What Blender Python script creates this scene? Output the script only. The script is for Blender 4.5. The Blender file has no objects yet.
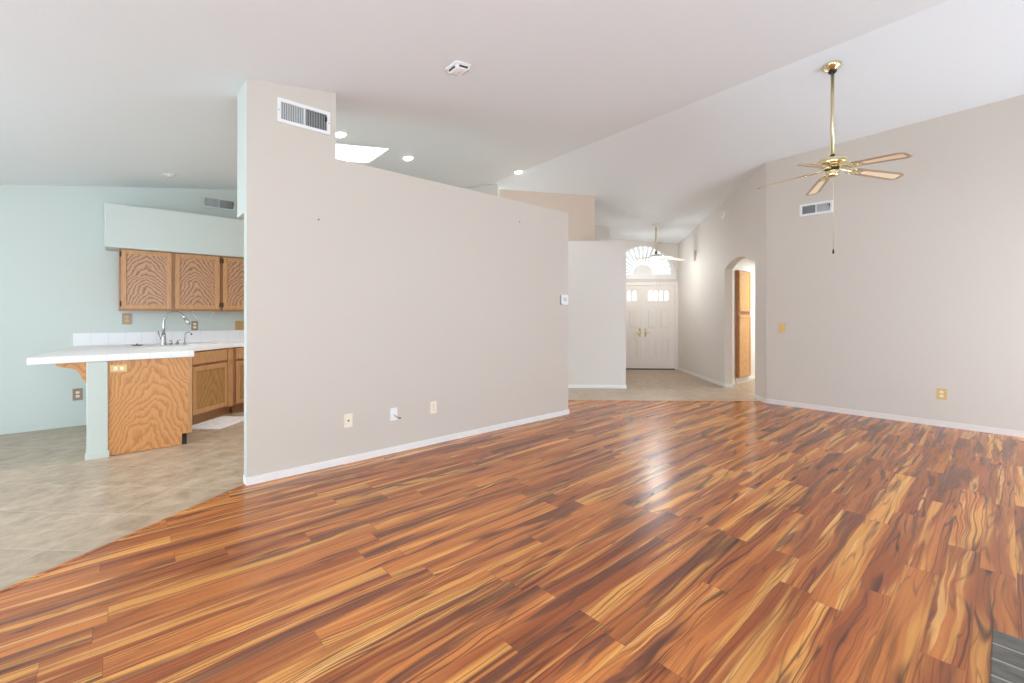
import bpy, bmesh, math, random
from mathutils import Vector, Matrix
random.seed(4)
S = bpy.context.scene
COL = S.collection
PI = math.pi
R2 = math.sqrt(2.0)

# ------------------------------------------------------------------ camera, world, big lights, exposure
cam_d = bpy.data.cameras.new('camera')
cam_d.sensor_width = 36.0
cam_d.lens = 444.0 / 1024.0 * 36.0
cam_d.shift_y = -25.5 / 1024.0
cam_d.clip_start = 0.05
cam = bpy.data.objects.new('camera', cam_d)
COL.objects.link(cam)
cam.location = (0, 0, 1.30)
cam.rotation_euler = (math.radians(90), 0, math.radians(48.166 - 90))
S.camera = cam

W = bpy.data.worlds.new('world')
S.world = W
W.use_nodes = True
W.node_tree.nodes['Background'].inputs[0].default_value = (0.83, 1.0, 1.15, 1)
W.node_tree.nodes['Background'].inputs[1].default_value = 6.0

S.view_settings.view_transform = 'Standard'
S.view_settings.look = 'None'
S.view_settings.gamma = 1.0
S.view_settings.use_curve_mapping = False
S.view_settings.exposure = 0.09
S.cycles.max_bounces = 10
S.cycles.diffuse_bounces = 8
S.cycles.glossy_bounces = 4
S.cycles.transparent_max_bounces = 8
S.cycles.sample_clamp_indirect = 6.0
S.cycles.caustics_reflective = False
S.cycles.caustics_refractive = False


def area(name, loc, target, sx, sy, power, color=(1, 1, 1), spread=180):
    l = bpy.data.lights.new(name, 'AREA')
    l.shape = 'RECTANGLE'
    l.size, l.size_y = sx, sy
    l.energy = power
    l.color = color
    l.spread = math.radians(spread)
    o = bpy.data.objects.new(name, l)
    COL.objects.link(o)
    o.location = loc
    d = Vector(target) - Vector(loc)
    o.rotation_euler = d.to_track_quat('-Z', 'Z').to_euler()
    return o


# patio door and fanlight daylight, plus added fill from unseen rear and left openings
DAY = (0.82, 1.0, 1.17)
area('daylight_patio_door', (5.65, -2.42, 1.06), (5.2, -0.2, 1.8), 2.3, 2.05, 42, DAY)
area('rear_fill', (0.6, -2.42, 1.35), (-0.3, -1.2, 3.2), 2.6, 1.9, 90, DAY)
area('side_fill', (-3.42, -0.4, 1.35), (0, 0.0, 1.35), 2.4, 2.0, 28, DAY)
area('dining_fill', (-3.42, 4.2, 1.35), (0, 4.3, 1.2), 2.9, 2.1, 22, (0.86, 1.0, 1.13))
area('daylight_fanlight', (10.75, 7.11, 3.3), (9.2, 5.56, 2.2), 2.6, 1.6, 130, (0.90, 1.0, 1.08))

# ------------------------------------------------------------------ room geometry helpers
RIDGE = 5.25


def ceil(u, v):
    return 3.855 - 0.163 * max(RIDGE - u, 0) - 0.156 * max(u - RIDGE, 0) - 0.031 * (v - 3.89)


def pq(p, q, z=0.0):
    return Vector(((p + q) / R2, (p - q) / R2, z))


X, Y, Z = Vector((1, 0, 0)), Vector((0, 1, 0)), Vector((0, 0, 1))
FP, FQ = Vector((1 / R2, 1 / R2, 0)), Vector((1 / R2, -1 / R2, 0))


class MB:
    """collects shapes in world (or local) coordinates, then links them as one mesh"""

    def __init__(self):
        self.bm = bmesh.new()

    def prism(self, outer, O, ax, ay, n, t, holes=()):
        bm = self.bm
        O = Vector(O)
        edges = []
        for loop in [outer] + list(holes):
            vs = [bm.verts.new(O + ax * a + ay * b) for a, b in loop]
            for i in range(len(vs)):
                edges.append(bm.edges.new((vs[i], vs[(i + 1) % len(vs)])))
        if holes or len(outer) > 4:
            r = bmesh.ops.triangle_fill(bm, edges=edges, use_beauty=True, use_dissolve=False)
            fs = [g for g in r['geom'] if isinstance(g, bmesh.types.BMFace)]
        else:
            fs = [bm.faces.new([e.verts[0] for e in edges])]
        if t:
            r = bmesh.ops.extrude_face_region(bm, geom=fs)
            vs = [g for g in r['geom'] if isinstance(g, bmesh.types.BMVert)]
            bmesh.ops.translate(bm, verts=vs, vec=n * t)
        return self

    def box(self, x0, x1, y0, y1, z0, z1):
        return self.fbox(((0, 0, 0), X, Y, Z), x0, x1, y0, y1, z0, z1)

    def fbox(self, fr, a0, a1, b0, b1, c0, c1):
        O, ax, ay, az = fr
        O = Vector(O)
        v = [self.bm.verts.new(O + ax * a + ay * b + az * c) for a in (a0, a1) for b in (b0, b1) for c in (c0, c1)]
        for f in ((0, 1, 3, 2), (4, 6, 7, 5), (0, 4, 5, 1), (2, 3, 7, 6), (0, 2, 6, 4), (1, 5, 7, 3)):
            self.bm.faces.new([v[i] for i in f])
        return self

    def hexa(self, pts):
        v = [self.bm.verts.new(p) for p in pts]
        for f in ((0, 1, 2, 3), (7, 6, 5, 4), (0, 4, 5, 1), (1, 5, 6, 2), (2, 6, 7, 3), (3, 7, 4, 0)):
            self.bm.faces.new([v[i] for i in f])
        return self

    def tube(self, pts, rad, seg=10, cap=True):
        bm = self.bm
        pts = [Vector(p) for p in pts]
        n = len(pts)
        rads = rad if isinstance(rad, (list, tuple)) else [rad] * n
        prev = None
        rings = []
        for i, p in enumerate(pts):
            d = (pts[min(i + 1, n - 1)] - pts[max(i - 1, 0)]).normalized()
            if prev is None:
                a = d.orthogonal().normalized()
            else:
                a = (prev - d * prev.dot(d)).normalized()
            prev = a
            b = d.cross(a)
            rings.append([bm.verts.new(p + (a * math.cos(2 * PI * k / seg) + b * math.sin(2 * PI * k / seg)) * rads[i]) for k in range(seg)])
        for i in range(n - 1):
            for k in range(seg):
                f = bm.faces.new((rings[i][k], rings[i][(k + 1) % seg], rings[i + 1][(k + 1) % seg], rings[i + 1][k]))
                f.smooth = True
        if cap:
            bm.faces.new(rings[0][::-1])
            bm.faces.new(rings[-1])
        return self

    def lathe(self, prof, O=(0, 0, 0), az=Z, seg=32):
        bm = self.bm
        O = Vector(O)
        a = az.orthogonal().normalized()
        b = az.cross(a)
        rings = []
        for r, z in prof:
            if r < 1e-6:
                rings.append([bm.verts.new(O + az * z)])
            else:
                rings.append([bm.verts.new(O + az * z + (a * math.cos(2 * PI * k / seg) + b * math.sin(2 * PI * k / seg)) * r) for k in range(seg)])
        for i in range(len(rings) - 1):
            A, B = rings[i], rings[i + 1]
            for k in range(seg):
                k2 = (k + 1) % seg
                if len(A) == 1 and len(B) == 1:
                    continue
                if len(A) == 1:
                    f = bm.faces.new((A[0], B[k2], B[k]))
                elif len(B) == 1:
                    f = bm.faces.new((A[k], A[k2], B[0]))
                else:
                    f = bm.faces.new((A[k], A[k2], B[k2], B[k]))
                f.smooth = True
        return self

    def build(self, name, mats, parent=None, bevel=0.0, world=True, pick=None, center=True, seg=2):
        bm = self.bm
        bmesh.ops.recalc_face_normals(bm, faces=bm.faces)
        if parent is not None and world:
            bm.transform(parent_world(parent).inverted())
        c = Vector((0, 0, 0))
        if center:
            lo = Vector([min(v.co[i] for v in bm.verts) for i in range(3)])
            hi = Vector([max(v.co[i] for v in bm.verts) for i in range(3)])
            c = (lo + hi) / 2
            bmesh.ops.translate(bm, verts=bm.verts, vec=-c)
        me = bpy.data.meshes.new(name)
        ms = mats if isinstance(mats, (list, tuple)) else [mats]
        if pick:
            bm.normal_update()
            for f in bm.faces:
                f.material_index = pick(f.normal, f.calc_center_median() + c)
        bm.to_mesh(me)
        bm.free()
        for m in ms:
            me.materials.append(m)
        o = bpy.data.objects.new(name, me)
        COL.objects.link(o)
        o.location = c
        if parent is not None:
            o.parent = parent
        if bevel:
            b = o.modifiers.new('bevel', 'BEVEL')
            b.width = bevel
            b.segments = seg
            b.limit_method = 'ANGLE'
            b.angle_limit = math.radians(40)
        return o


def local_matrix(o):
    return Matrix.LocRotScale(o.location, o.rotation_euler, o.scale)


def parent_world(o):
    m = local_matrix(o)
    while o.parent is not None:
        o = o.parent
        m = local_matrix(o) @ m
    return m


def tag(o, label, cat, group=None):
    o['label'] = label
    o['category'] = cat
    if group:
        o['group'] = group
    return o


def thing(name, label, cat, loc, rotz=0.0, group=None, rot=None):
    o = bpy.data.objects.new(name, None)
    o.empty_display_size = 0.1
    COL.objects.link(o)
    o.location = loc
    o.rotation_euler = rot if rot else (0, 0, rotz)
    return tag(o, label, cat, group)


def struct(o):
    o['kind'] = 'structure'
    return o


def struct_empty(name, loc, rotz=0.0):
    o = bpy.data.objects.new(name, None)
    o.empty_display_size = 0.1
    COL.objects.link(o)
    o.location = loc
    o.rotation_euler = (0, 0, rotz)
    return struct(o)


def dup(root, label=None, loc=None, rot=None, parent=None):
    c = root.copy()
    COL.objects.link(c)
    if parent is not None:
        c.parent = parent
    if loc is not None:
        c.location = loc
    if rot is not None:
        c.rotation_euler = rot
    if label:
        c['label'] = label
    for ch in [k for k in bpy.data.objects if k.parent == root]:
        dup(ch, parent=c)
    return c


def arc(cx, cy, r, a0, a1, n):
    return [(cx + r * math.cos(math.radians(a0 + (a1 - a0) * i / n)), cy + r * math.sin(math.radians(a0 + (a1 - a0) * i / n))) for i in range(n + 1)]


def rrect(x0, x1, y0, y1, r, n=4):
    return (arc(x1 - r, y1 - r, r, 0, 90, n) + arc(x0 + r, y1 - r, r, 90, 180, n)
            + arc(x0 + r, y0 + r, r, 180, 270, n) + arc(x1 - r, y0 + r, r, 270, 360, n))


# ------------------------------------------------------------------ materials
def srgb(r, g, b):
    def f(c):
        c /= 255.0
        return c / 12.92 if c <= 0.04045 else ((c + 0.055) / 1.055) ** 2.4
    return (f(r), f(g), f(b), 1.0)


class NT:
    def __init__(self, name):
        self.m = bpy.data.materials.new(name)
        self.m.use_nodes = True
        self.t = self.m.node_tree
        self.p = self.t.nodes['Principled BSDF']
        self.out = self.t.nodes['Material Output']

    def n(self, typ, ins=None, **props):
        nd = self.t.nodes.new(typ)
        for k, v in props.items():
            setattr(nd, k, v)
        for k, v in (ins or {}).items():
            if hasattr(v, 'is_output'):
                self.t.links.new(v, nd.inputs[k])
            else:
                nd.inputs[k].default_value = v
        return nd

    def math(self, op, a, b=0.0, c=None):
        ins = {0: a, 1: b}
        if c is not None:
            ins[2] = c
        return self.n('ShaderNodeMath', ins, operation=op).outputs[0]

    def obj(self):
        return self.n('ShaderNodeTexCoord').outputs['Object']

    def sep(self, v):
        s = self.n('ShaderNodeSeparateXYZ', {0: v})
        return s.outputs[0], s.outputs[1], s.outputs[2]

    def comb(self, x, y, z):
        return self.n('ShaderNodeCombineXYZ', {0: x, 1: y, 2: z}).outputs[0]

    def noise(self, vec, scale, detail=2.0, rough=0.5, dist=0.0):
        return self.n('ShaderNodeTexNoise', {'Vector': vec, 'Scale': scale, 'Detail': detail, 'Roughness': rough, 'Distortion': dist})

    def ramp(self, fac, stops, interp='LINEAR'):
        r = self.n('ShaderNodeValToRGB', {0: fac})
        cr = r.color_ramp
        cr.interpolation = interp
        while len(cr.elements) > 1:
            cr.elements.remove(cr.elements[0])
        cr.elements[0].position, cr.elements[0].color = stops[0]
        for pos, colr in stops[1:]:
            e = cr.elements.new(pos)
            e.color = colr
        return r.outputs[0]

    def mix(self, fac, a, b, mode='MIX'):
        nd = self.n('ShaderNodeMix', data_type='RGBA', blend_type=mode)
        for sock, v in ((nd.inputs[0], fac), (nd.inputs[6], a), (nd.inputs[7], b)):
            if hasattr(v, 'is_output'):
                self.t.links.new(v, sock)
            else:
                sock.default_value = v
        return nd.outputs[2]

    def bump(self, h, strength, dist=0.01):
        b = self.n('ShaderNodeBump', {'Height': h, 'Strength': strength, 'Distance': dist})
        self.t.links.new(b.outputs[0], self.p.inputs['Normal'])

    def set(self, **kw):
        for k, v in kw.items():
            k = {'color': 'Base Color', 'rough': 'Roughness', 'metal': 'Metallic', 'spec': 'Specular IOR Level',
                 'coat': 'Coat Weight', 'coat_rough': 'Coat Roughness', 'emit': 'Emission Color', 'emit_s': 'Emission Strength',
                 'alpha': 'Alpha', 'trans': 'Transmission Weight', 'ior': 'IOR'}[k]
            if hasattr(v, 'is_output'):
                self.t.links.new(v, self.p.inputs[k])
            else:
                self.p.inputs[k].default_value = v
        return self


def paint(name, col, rough=0.6, tex=0.12, scale=90, spec=0.3):
    t = NT(name)
    o = t.obj()
    n1 = t.noise(o, 2.0, 3).outputs[0]
    c = t.mix(t.math('MULTIPLY', n1, 0.06), col, (col[0] * .85, col[1] * .85, col[2] * .85, 1))
    t.set(color=c, rough=rough, spec=spec)
    if tex:
        t.bump(t.noise(o, scale, 3, 0.6).outputs[0], tex, 0.004)
    return t.m


def plain(name, col, rough=0.4, metal=0.0, spec=0.5, var=0.08, scale=40):
    t = NT(name)
    n1 = t.noise(t.obj(), scale, 2).outputs[0]
    c = t.mix(t.math('MULTIPLY', n1, var * 2), col, (col[0] * .7, col[1] * .7, col[2] * .7, 1))
    t.set(color=c, rough=rough, metal=metal, spec=spec)
    return t.m


def glow(name, col, s):
    t = NT(name)
    t.set(color=(0.8, 0.8, 0.8, 1), emit=col, emit_s=s)
    return t.m


M = {}
M['greige'] = paint('greige_wall_paint', (0.605, 0.55, 0.482, 1))
M['greige_tan'] = paint('warm_tan_wall_paint', (0.62, 0.50, 0.405, 1))
M['entry'] = paint('pale_entry_wall_paint', (0.70, 0.65, 0.60, 1))
M['mint'] = paint('mint_wall_paint', (0.575, 0.61, 0.565, 1))
M['ceiling'] = paint('white_ceiling_paint', (0.785, 0.815, 0.83, 1), rough=0.8, tex=0.25, scale=60, spec=0.2)
M['trim'] = paint('white_trim_paint', (0.80, 0.79, 0.77, 1), rough=0.35, tex=0)
M['trim_beige'] = paint('beige_trim_paint', (0.72, 0.66, 0.62, 1), rough=0.4, tex=0)
M['door'] = paint('off_white_door_paint', (0.86, 0.81, 0.76, 1), rough=0.4, tex=0)
M['white'] = plain('white_plastic', (0.82, 0.82, 0.81, 1), 0.35, var=0.02)
M['white_metal'] = plain('white_enamel_metal', (0.80, 0.80, 0.79, 1), 0.35, var=0.02)
M['ivory'] = plain('ivory_plastic', srgb(238, 230, 208), 0.35, var=0.03)
M['almond'] = plain('almond_plastic', srgb(240, 226, 205), 0.35, var=0.03)
M['black'] = plain('black_plastic', (0.02, 0.02, 0.022, 1), 0.4)
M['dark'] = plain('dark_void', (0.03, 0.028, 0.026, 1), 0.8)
M['brass'] = plain('polished_brass', (0.88, 0.77, 0.47, 1), 0.18, 1.0, var=0.06, scale=8)
M['brass_rod'] = plain('lacquered_brass', (0.78, 0.67, 0.42, 1), 0.38, 1.0, var=0.05)
M['brass_plate'] = plain('brushed_brass_plate', (0.62, 0.40, 0.16, 1), 0.42, 0.65, var=0.2, scale=25)
M['copper_plate'] = plain('aged_copper_plate', (0.36, 0.25, 0.18, 1), 0.45, 0.4, var=0.3, scale=60)
M['chrome'] = plain('brushed_nickel', (0.46, 0.46, 0.46, 1), 0.25, 1.0, var=0.05)
M['hinge'] = plain('dark_bronze_hinge', (0.06, 0.045, 0.03, 1), 0.4, 0.7)
M['vent_in'] = plain('grey_vent_interior', (0.10, 0.115, 0.115, 1), 0.7)
M['sill'] = plain('dark_bronze_threshold', (0.07, 0.045, 0.035, 1), 0.5)
M['blade_frame'] = plain('bleached_oak_blade', srgb(184, 162, 138), 0.45, var=0.25, scale=30)
M['cane'] = plain('cream_cane_insert', srgb(255, 240, 206), 0.5, var=0.10, scale=220)
M['white_blade'] = plain('white_fan_blade', srgb(238, 226, 212), 0.4, var=0.05)
M['lamp'] = glow('lit_lamp_lens', (1.0, 0.96, 0.90, 1), 22.0)
M['bulb'] = glow('lit_glass_shade', (1.0, 0.93, 0.82, 1), 6.0)
M['skypane'] = glow('daylit_diffuser', (1.0, 1.0, 1.0, 1), 3.5)
M['lamp_off'] = plain('unlit_lamp_lens', (0.70, 0.70, 0.69, 1), 0.5, var=0.02)
M['sink'] = plain('white_enamel_sink', (0.82, 0.82, 0.82, 1), 0.15, var=0.02)
M['clear'] = plain('clear_plastic_hook', srgb(214, 222, 214), 0.2, var=0.02)


def m_glass():
    t = NT('obscure_window_glass')
    tr = t.n('ShaderNodeBsdfTransparent', {0: (0.74, 0.72, 0.70, 1)})
    gl = t.n('ShaderNodeBsdfGlossy', {'Color': (1, 1, 1, 1), 'Roughness': 0.05})
    mx = t.n('ShaderNodeMixShader', {0: 0.07, 1: tr.outputs[0], 2: gl.outputs[0]})
    t.t.links.new(mx.outputs[0], t.out.inputs[0])
    return t.m


M['glass'] = m_glass()


def m_floor():
    t = NT('tigerwood_laminate')
    x, y, z = t.sep(t.obj())
    PW, PL = 0.129, 1.21
    yr = t.math('DIVIDE', t.math('ADD', y, 0.03), PW)
    row = t.math('FLOOR', yr)
    r1 = t.n('ShaderNodeTexWhiteNoise', {'W': row}, noise_dimensions='1D').outputs[0]
    xr = t.math('ADD', t.math('DIVIDE', x, PL), t.math('MULTIPLY', r1, 7.3))
    colm = t.math('FLOOR', xr)
    wn = t.n('ShaderNodeTexWhiteNoise', {'Vector': t.comb(row, colm, 0.0)}, noise_dimensions='3D')
    rr, rg, rb = t.sep(wn.outputs['Color'])
    # bold flowing grain, shifted plank by plank
    ox, oy = t.math('MULTIPLY', rr, 37.0), t.math('MULTIPLY', rg, 53.0)
    def sstep(v, lo, hi):
        return t.n('ShaderNodeMapRange', {0: v, 1: lo, 2: hi, 3: 0.0, 4: 1.0}, interpolation_type='SMOOTHSTEP').outputs[0]

    wv = t.noise(t.comb(t.math('ADD', t.math('MULTIPLY', x, 1.7), ox), t.math('ADD', t.math('MULTIPLY', y, 5.0), oy), rb), 1.0, 2.0, 0.5).outputs[0]
    wig = t.math('ADD', 0.30, t.math('MULTIPLY', t.math('POWER', rb, 2.0), 0.9))
    ys = t.math('ADD', t.math('MULTIPLY', y, 8.2), t.math('MULTIPLY', t.math('SUBTRACT', wv, 0.5), wig))

    def field(sx, sc, det, dist, k):
        v = t.comb(t.math('ADD', t.math('MULTIPLY', x, sx), t.math('ADD', ox, 11.3 * k)), t.math('ADD', ys, t.math('ADD', oy, 7.7 * k)), t.math('MULTIPLY', rb, 29.0))
        return t.noise(v, sc, det, 0.5, dist).outputs[0]
    red, org = srgb(158, 84, 46), srgb(202, 122, 62)
    gold, pale = srgb(226, 158, 82), srgb(240, 182, 108)
    dark, dk2 = srgb(74, 42, 34), srgb(104, 60, 46)
    c = t.mix(sstep(field(0.40, 1.0, 3.0, 0.25, 0), 0.38, 0.62), red, org)
    c = t.mix(t.math('MULTIPLY', sstep(field(0.32, 1.25, 3.0, 0.3, 1), 0.54, 0.62), 0.85), c, gold)
    c = t.mix(t.math('MULTIPLY', sstep(field(0.30, 2.6, 2.0, 0.3, 2), 0.62, 0.70), 0.7), c, pale)
    c = t.mix(t.math('MULTIPLY', sstep(field(0.50, 1.2, 4.0, 0.5, 3), 0.53, 0.64), 0.82), c, dk2)
    F = field(0.34, 0.85, 1.5, 0.35, 4)
    tri = t.math('ABSOLUTE', t.math('SUBTRACT', t.math('FRACT', t.math('MULTIPLY', F, 17.0)), 0.5))
    ln = t.math('SUBTRACT', 1.0, sstep(tri, 0.02, 0.20))
    msk = sstep(field(0.45, 1.1, 2.0, 0.4, 5), 0.42, 0.60)
    c = t.mix(t.math('MULTIPLY', t.math('MULTIPLY', ln, msk), 0.78), c, dark)
    F2 = field(0.30, 1.6, 1.5, 0.4, 6)
    ln2 = t.math('SUBTRACT', 1.0, sstep(t.math('ABSOLUTE', t.math('SUBTRACT', t.math('FRACT', t.math('MULTIPLY', F2, 9.0)), 0.5)), 0.0, 0.12))
    c = t.mix(t.math('MULTIPLY', ln2, 0.45), c, dark)
    # plank tone and fine pores
    tone = t.math('ADD', 0.88, t.math('MULTIPLY', rg, 0.24))
    fine = t.noise(t.comb(t.math('MULTIPLY', x, 3.0), t.math('MULTIPLY', y, 90.0), rr), 1.0, 4.0, 0.65).outputs[0]
    cross = t.noise(t.comb(t.math('MULTIPLY', x, 95.0), t.math('MULTIPLY', y, 9.0), rg), 1.0, 2.0, 0.5).outputs[0]
    k = t.math('MULTIPLY', tone, t.math('ADD', 0.78, t.math('MULTIPLY', fine, 0.44)))
    k = t.math('MULTIPLY', k, t.math('ADD', 0.94, t.math('MULTIPLY', cross, 0.12)))
    c = t.mix(1.0, c, t.n('ShaderNodeCombineColor', {0: k, 1: k, 2: k}).outputs[0], 'MULTIPLY')
    # seams between planks
    fy = t.math('FRACT', yr)
    fx = t.math('FRACT', xr)
    sy = t.math('LESS_THAN', t.math('MINIMUM', fy, t.math('SUBTRACT', 1.0, fy)), 0.0075)
    sx = t.math('LESS_THAN', t.math('MINIMUM', fx, t.math('SUBTRACT', 1.0, fx)), 0.0010)
    seam = t.math('MAXIMUM', sy, sx)
    c = t.mix(t.math('MULTIPLY', seam, 0.45), c, srgb(70, 38, 28))
    t.set(color=c, rough=0.25, spec=0.58)
    t.bump(t.math('SUBTRACT', 1.0, seam), 0.05, 0.001)
    return t.m


M['floor'] = m_floor()


def m_tile():
    t = NT('taupe_stone_floor_tile')
    o = t.obj()
    x, y, z = t.sep(o)
    p = t.math('DIVIDE', t.math('ADD', x, y), R2)
    q = t.math('DIVIDE', t.math('SUBTRACT', x, y), R2)
    T = 0.45
    pr = t.math('DIVIDE', t.math('SUBTRACT', p, 0.072), T)
    qr = t.math('DIVIDE', t.math('SUBTRACT', q, 0.422), T)
    wn = t.n('ShaderNodeTexWhiteNoise', {'Vector': t.comb(t.math('FLOOR', pr), t.math('FLOOR', qr), 0)}, noise_dimensions='3D')
    rr, rg, rb = t.sep(wn.outputs['Color'])
    vec = t.n('ShaderNodeVectorMath', {0: o, 1: t.comb(t.math('MULTIPLY', rr, 9.0), t.math('MULTIPLY', rg, 9.0), 0.0)}, operation='ADD').outputs[0]
    n1 = t.noise(vec, 6.5, 7.0, 0.66, 0.15).outputs[0]
    c = t.ramp(n1, [(0.30, srgb(140, 119, 99)), (0.46, srgb(162, 142, 120)), (0.56, srgb(173, 153, 131)), (0.70, srgb(188, 170, 149))])
    k = t.math('ADD', 1.04, t.math('MULTIPLY', rb, 0.10))
    c = t.mix(1.0, c, t.n('ShaderNodeCombineColor', {0: k, 1: k, 2: k}).outputs[0], 'MULTIPLY')
    fp, fq = t.math('FRACT', pr), t.math('FRACT', qr)
    g = t.math('LESS_THAN', t.math('MINIMUM', t.math('MINIMUM', fp, t.math('SUBTRACT', 1.0, fp)),
                                   t.math('MINIMUM', fq, t.math('SUBTRACT', 1.0, fq))), 0.0075)
    c = t.mix(t.math('MULTIPLY', g, 0.65), c, srgb(198, 182, 162))
    t.set(color=c, rough=t.math('ADD', 0.26, t.math('MULTIPLY', n1, 0.2)), spec=0.5)
    t.bump(t.math('SUBTRACT', t.math('MULTIPLY', n1, 0.3), g), 0.12, 0.003)
    return t.m


M['tile'] = m_tile()


def m_counter(name, T, base, grout, off=(0.0, 0.0), zoff=None):
    """square glazed tiles; grout on x, y (and z) of the object's own axes"""
    t = NT(name)
    x, y, z = t.sep(t.n('ShaderNodeNewGeometry').outputs['Position'])
    nx, ny, nz = t.sep(t.n('ShaderNodeNewGeometry').outputs['True Normal'])
    masks = []
    for c_, nn, of in ((x, nx, off[0]), (y, ny, off[1])):
        fr = t.math('FRACT', t.math('DIVIDE', t.math('SUBTRACT', c_, of), T))
        m = t.math('LESS_THAN', t.math('MINIMUM', fr, t.math('SUBTRACT', 1.0, fr)), 0.022)
        masks.append(t.math('MULTIPLY', m, t.math('LESS_THAN', t.math('ABSOLUTE', nn), 0.5)))
    g = t.math('MAXIMUM', masks[0], masks[1])
    c = t.mix(g, base, grout)
    t.set(color=c, rough=0.42, spec=0.2)
    t.bump(t.math('SUBTRACT', 1.0, g), 0.06, 0.001)
    return t.m


M['counter'] = m_counter('white_counter_tile', 0.155, (0.86, 0.84, 0.83, 1), (0.80, 0.78, 0.77, 1), (-0.365, 5.53))
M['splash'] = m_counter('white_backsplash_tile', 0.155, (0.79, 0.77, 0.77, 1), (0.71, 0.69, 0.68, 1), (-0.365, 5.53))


def m_oak(name, light, mid, dark, A, B, cath=0.6, dist=0.05, line=0.6):
    """flat-sawn oak: arches of dark pores along the part's own z axis"""
    t = NT(name)
    o = t.obj()
    info = t.n('ShaderNodeObjectInfo').outputs['Random']
    x, y, z = t.sep(o)
    sh = t.math('MULTIPLY', info, 17.0)
    w = t.noise(t.comb(t.math('MULTIPLY', x, 5.0), t.math('ADD', y, sh), t.math('MULTIPLY', z, 2.2)), 1.0, 3.0, 0.55).outputs[0]
    xs = t.math('ADD', x, t.math('SUBTRACT', t.math('MULTIPLY', t.noise(t.comb(sh, t.math('MULTIPLY', z, 1.3), 0.0), 1.0, 1.0).outputs[0], 0.24), 0.12))
    f = t.math('ADD', t.math('MULTIPLY', z, A), t.math('ADD', t.math('MULTIPLY', t.math('MULTIPLY', xs, xs), B * 0.55), t.math('MULTIPLY', t.math('ABSOLUTE', xs), B * 0.16)))
    f = t.math('ADD', f, t.math('MULTIPLY', t.noise(t.comb(t.math('MULTIPLY', x, 2.0), sh, t.math('MULTIPLY', z, 7.0)), 1.0, 2.0, 0.5).outputs[0], A * 0.17))
    f = t.math('ADD', f, t.math('MULTIPLY', w, dist * 100))
    f = t.math('ADD', f, t.math('MULTIPLY', t.noise(t.comb(t.math('MULTIPLY', x, 22.0), t.math('ADD', y, sh), t.math('MULTIPLY', z, 9.0)), 1.0, 3.0, 0.6).outputs[0], A * 0.05))
    tri = t.math('FRACT', f)
    pore = t.noise(t.comb(t.math('MULTIPLY', x, 160.0), t.math('MULTIPLY', y, 160.0), t.math('MULTIPLY', z, 7.0)), 1.0, 3.0, 0.6).outputs[0]
    a = t.math('ADD', tri, t.math('MULTIPLY', t.math('SUBTRACT', pore, 0.5), 0.7))
    ringc = t.ramp(a, [(0.0, mid), (0.06, dark), (0.20, dark), (0.40, mid), (0.75, light), (0.97, light), (1.0, mid)])
    strc = t.ramp(pore, [(0.30, dark), (0.45, mid), (0.62, light)])
    c = t.mix(cath, strc, ringc)
    c = t.mix(1.0 - line, c, mid)
    t.set(color=c, rough=0.38, spec=0.4)
    t.bump(pore, 0.05, 0.002)
    return t.m


M['oak_door'] = m_oak('oak_cathedral_panel', srgb(194, 148, 114), srgb(176, 130, 96), srgb(118, 78, 54), 17, 80, 0.8, 0.022, 0.9)
M['oak_frame'] = m_oak('oak_frame_wood', srgb(202, 154, 110), srgb(188, 138, 92), srgb(152, 104, 64), 4, 60, 0.25, 0.03, 0.6)
M['oak_body'] = m_oak('oak_carcass_wood', srgb(176, 126, 88), srgb(160, 112, 76), srgb(122, 80, 52), 4, 60, 0.25, 0.03, 0.6)
M['oak_ply'] = m_oak('oak_plywood_sheet', srgb(214, 156, 98), srgb(200, 138, 82), srgb(170, 110, 62), 10, 56, 0.75, 0.05, 0.7)
M['oak_base'] = m_oak('oak_base_cabinet_wood', srgb(182, 138, 84), srgb(166, 122, 70), srgb(126, 88, 48), 6, 60, 0.5, 0.03, 0.7)
M['oak_linen'] = m_oak('honey_oak_wood', srgb(224, 178, 124), srgb(210, 160, 106), srgb(174, 124, 78), 6, 50, 0.45, 0.03, 0.7)


def m_hearth():
    t = NT('grey_slate_hearth_tile')
    o = t.obj()
    x, y, z = t.sep(t.n('ShaderNodeNewGeometry').outputs['Position'])
    fx = t.math('FRACT', t.math('DIVIDE', t.math('SUBTRACT', x, 2.70), 0.117))
    g = t.math('LESS_THAN', t.math('MINIMUM', fx, t.math('SUBTRACT', 1.0, fx)), 0.045)
    n1 = t.noise(t.comb(t.math('MULTIPLY', x, 30.0), t.math('MULTIPLY', y, 6.0), z), 1.0, 5.0, 0.65).outputs[0]
    c = t.ramp(n1, [(0.3, srgb(76, 72, 66)), (0.5, srgb(98, 93, 86)), (0.72, srgb(120, 114, 106))])
    c = t.mix(g, c, srgb(156, 154, 148))
    t.set(color=c, rough=0.6)
    t.bump(n1, 0.3, 0.004)
    return t.m


M['hearth'] = m_hearth()


def m_rug():
    t = NT('woven_rag_rug')
    x, y, z = t.sep(t.obj())
    s = t.noise(t.comb(t.math('MULTIPLY', x, 3.0), t.math('MULTIPLY', y, 60.0), 0.0), 1.0, 3.0, 0.7).outputs[0]
    c = t.ramp(s, [(0.30, srgb(196, 176, 180)), (0.42, srgb(226, 214, 210)), (0.55, srgb(240, 234, 230)), (0.68, srgb(206, 208, 220))])
    t.set(color=c, rough=0.95, spec=0.1)
    t.bump(t.noise(t.obj(), 220, 2).outputs[0], 0.5, 0.004)
    return t.m


M['rug'] = m_rug()

# ------------------------------------------------------------------ structure: floors
VP = 3.89          # face of the long partition
UR = 7.24          # face of the wall on the right
VK = 7.344         # kitchen rear wall
PD = 10.95         # front door wall (p axis)
QE = 3.42          # entry wall with the arch (q axis)

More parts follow.
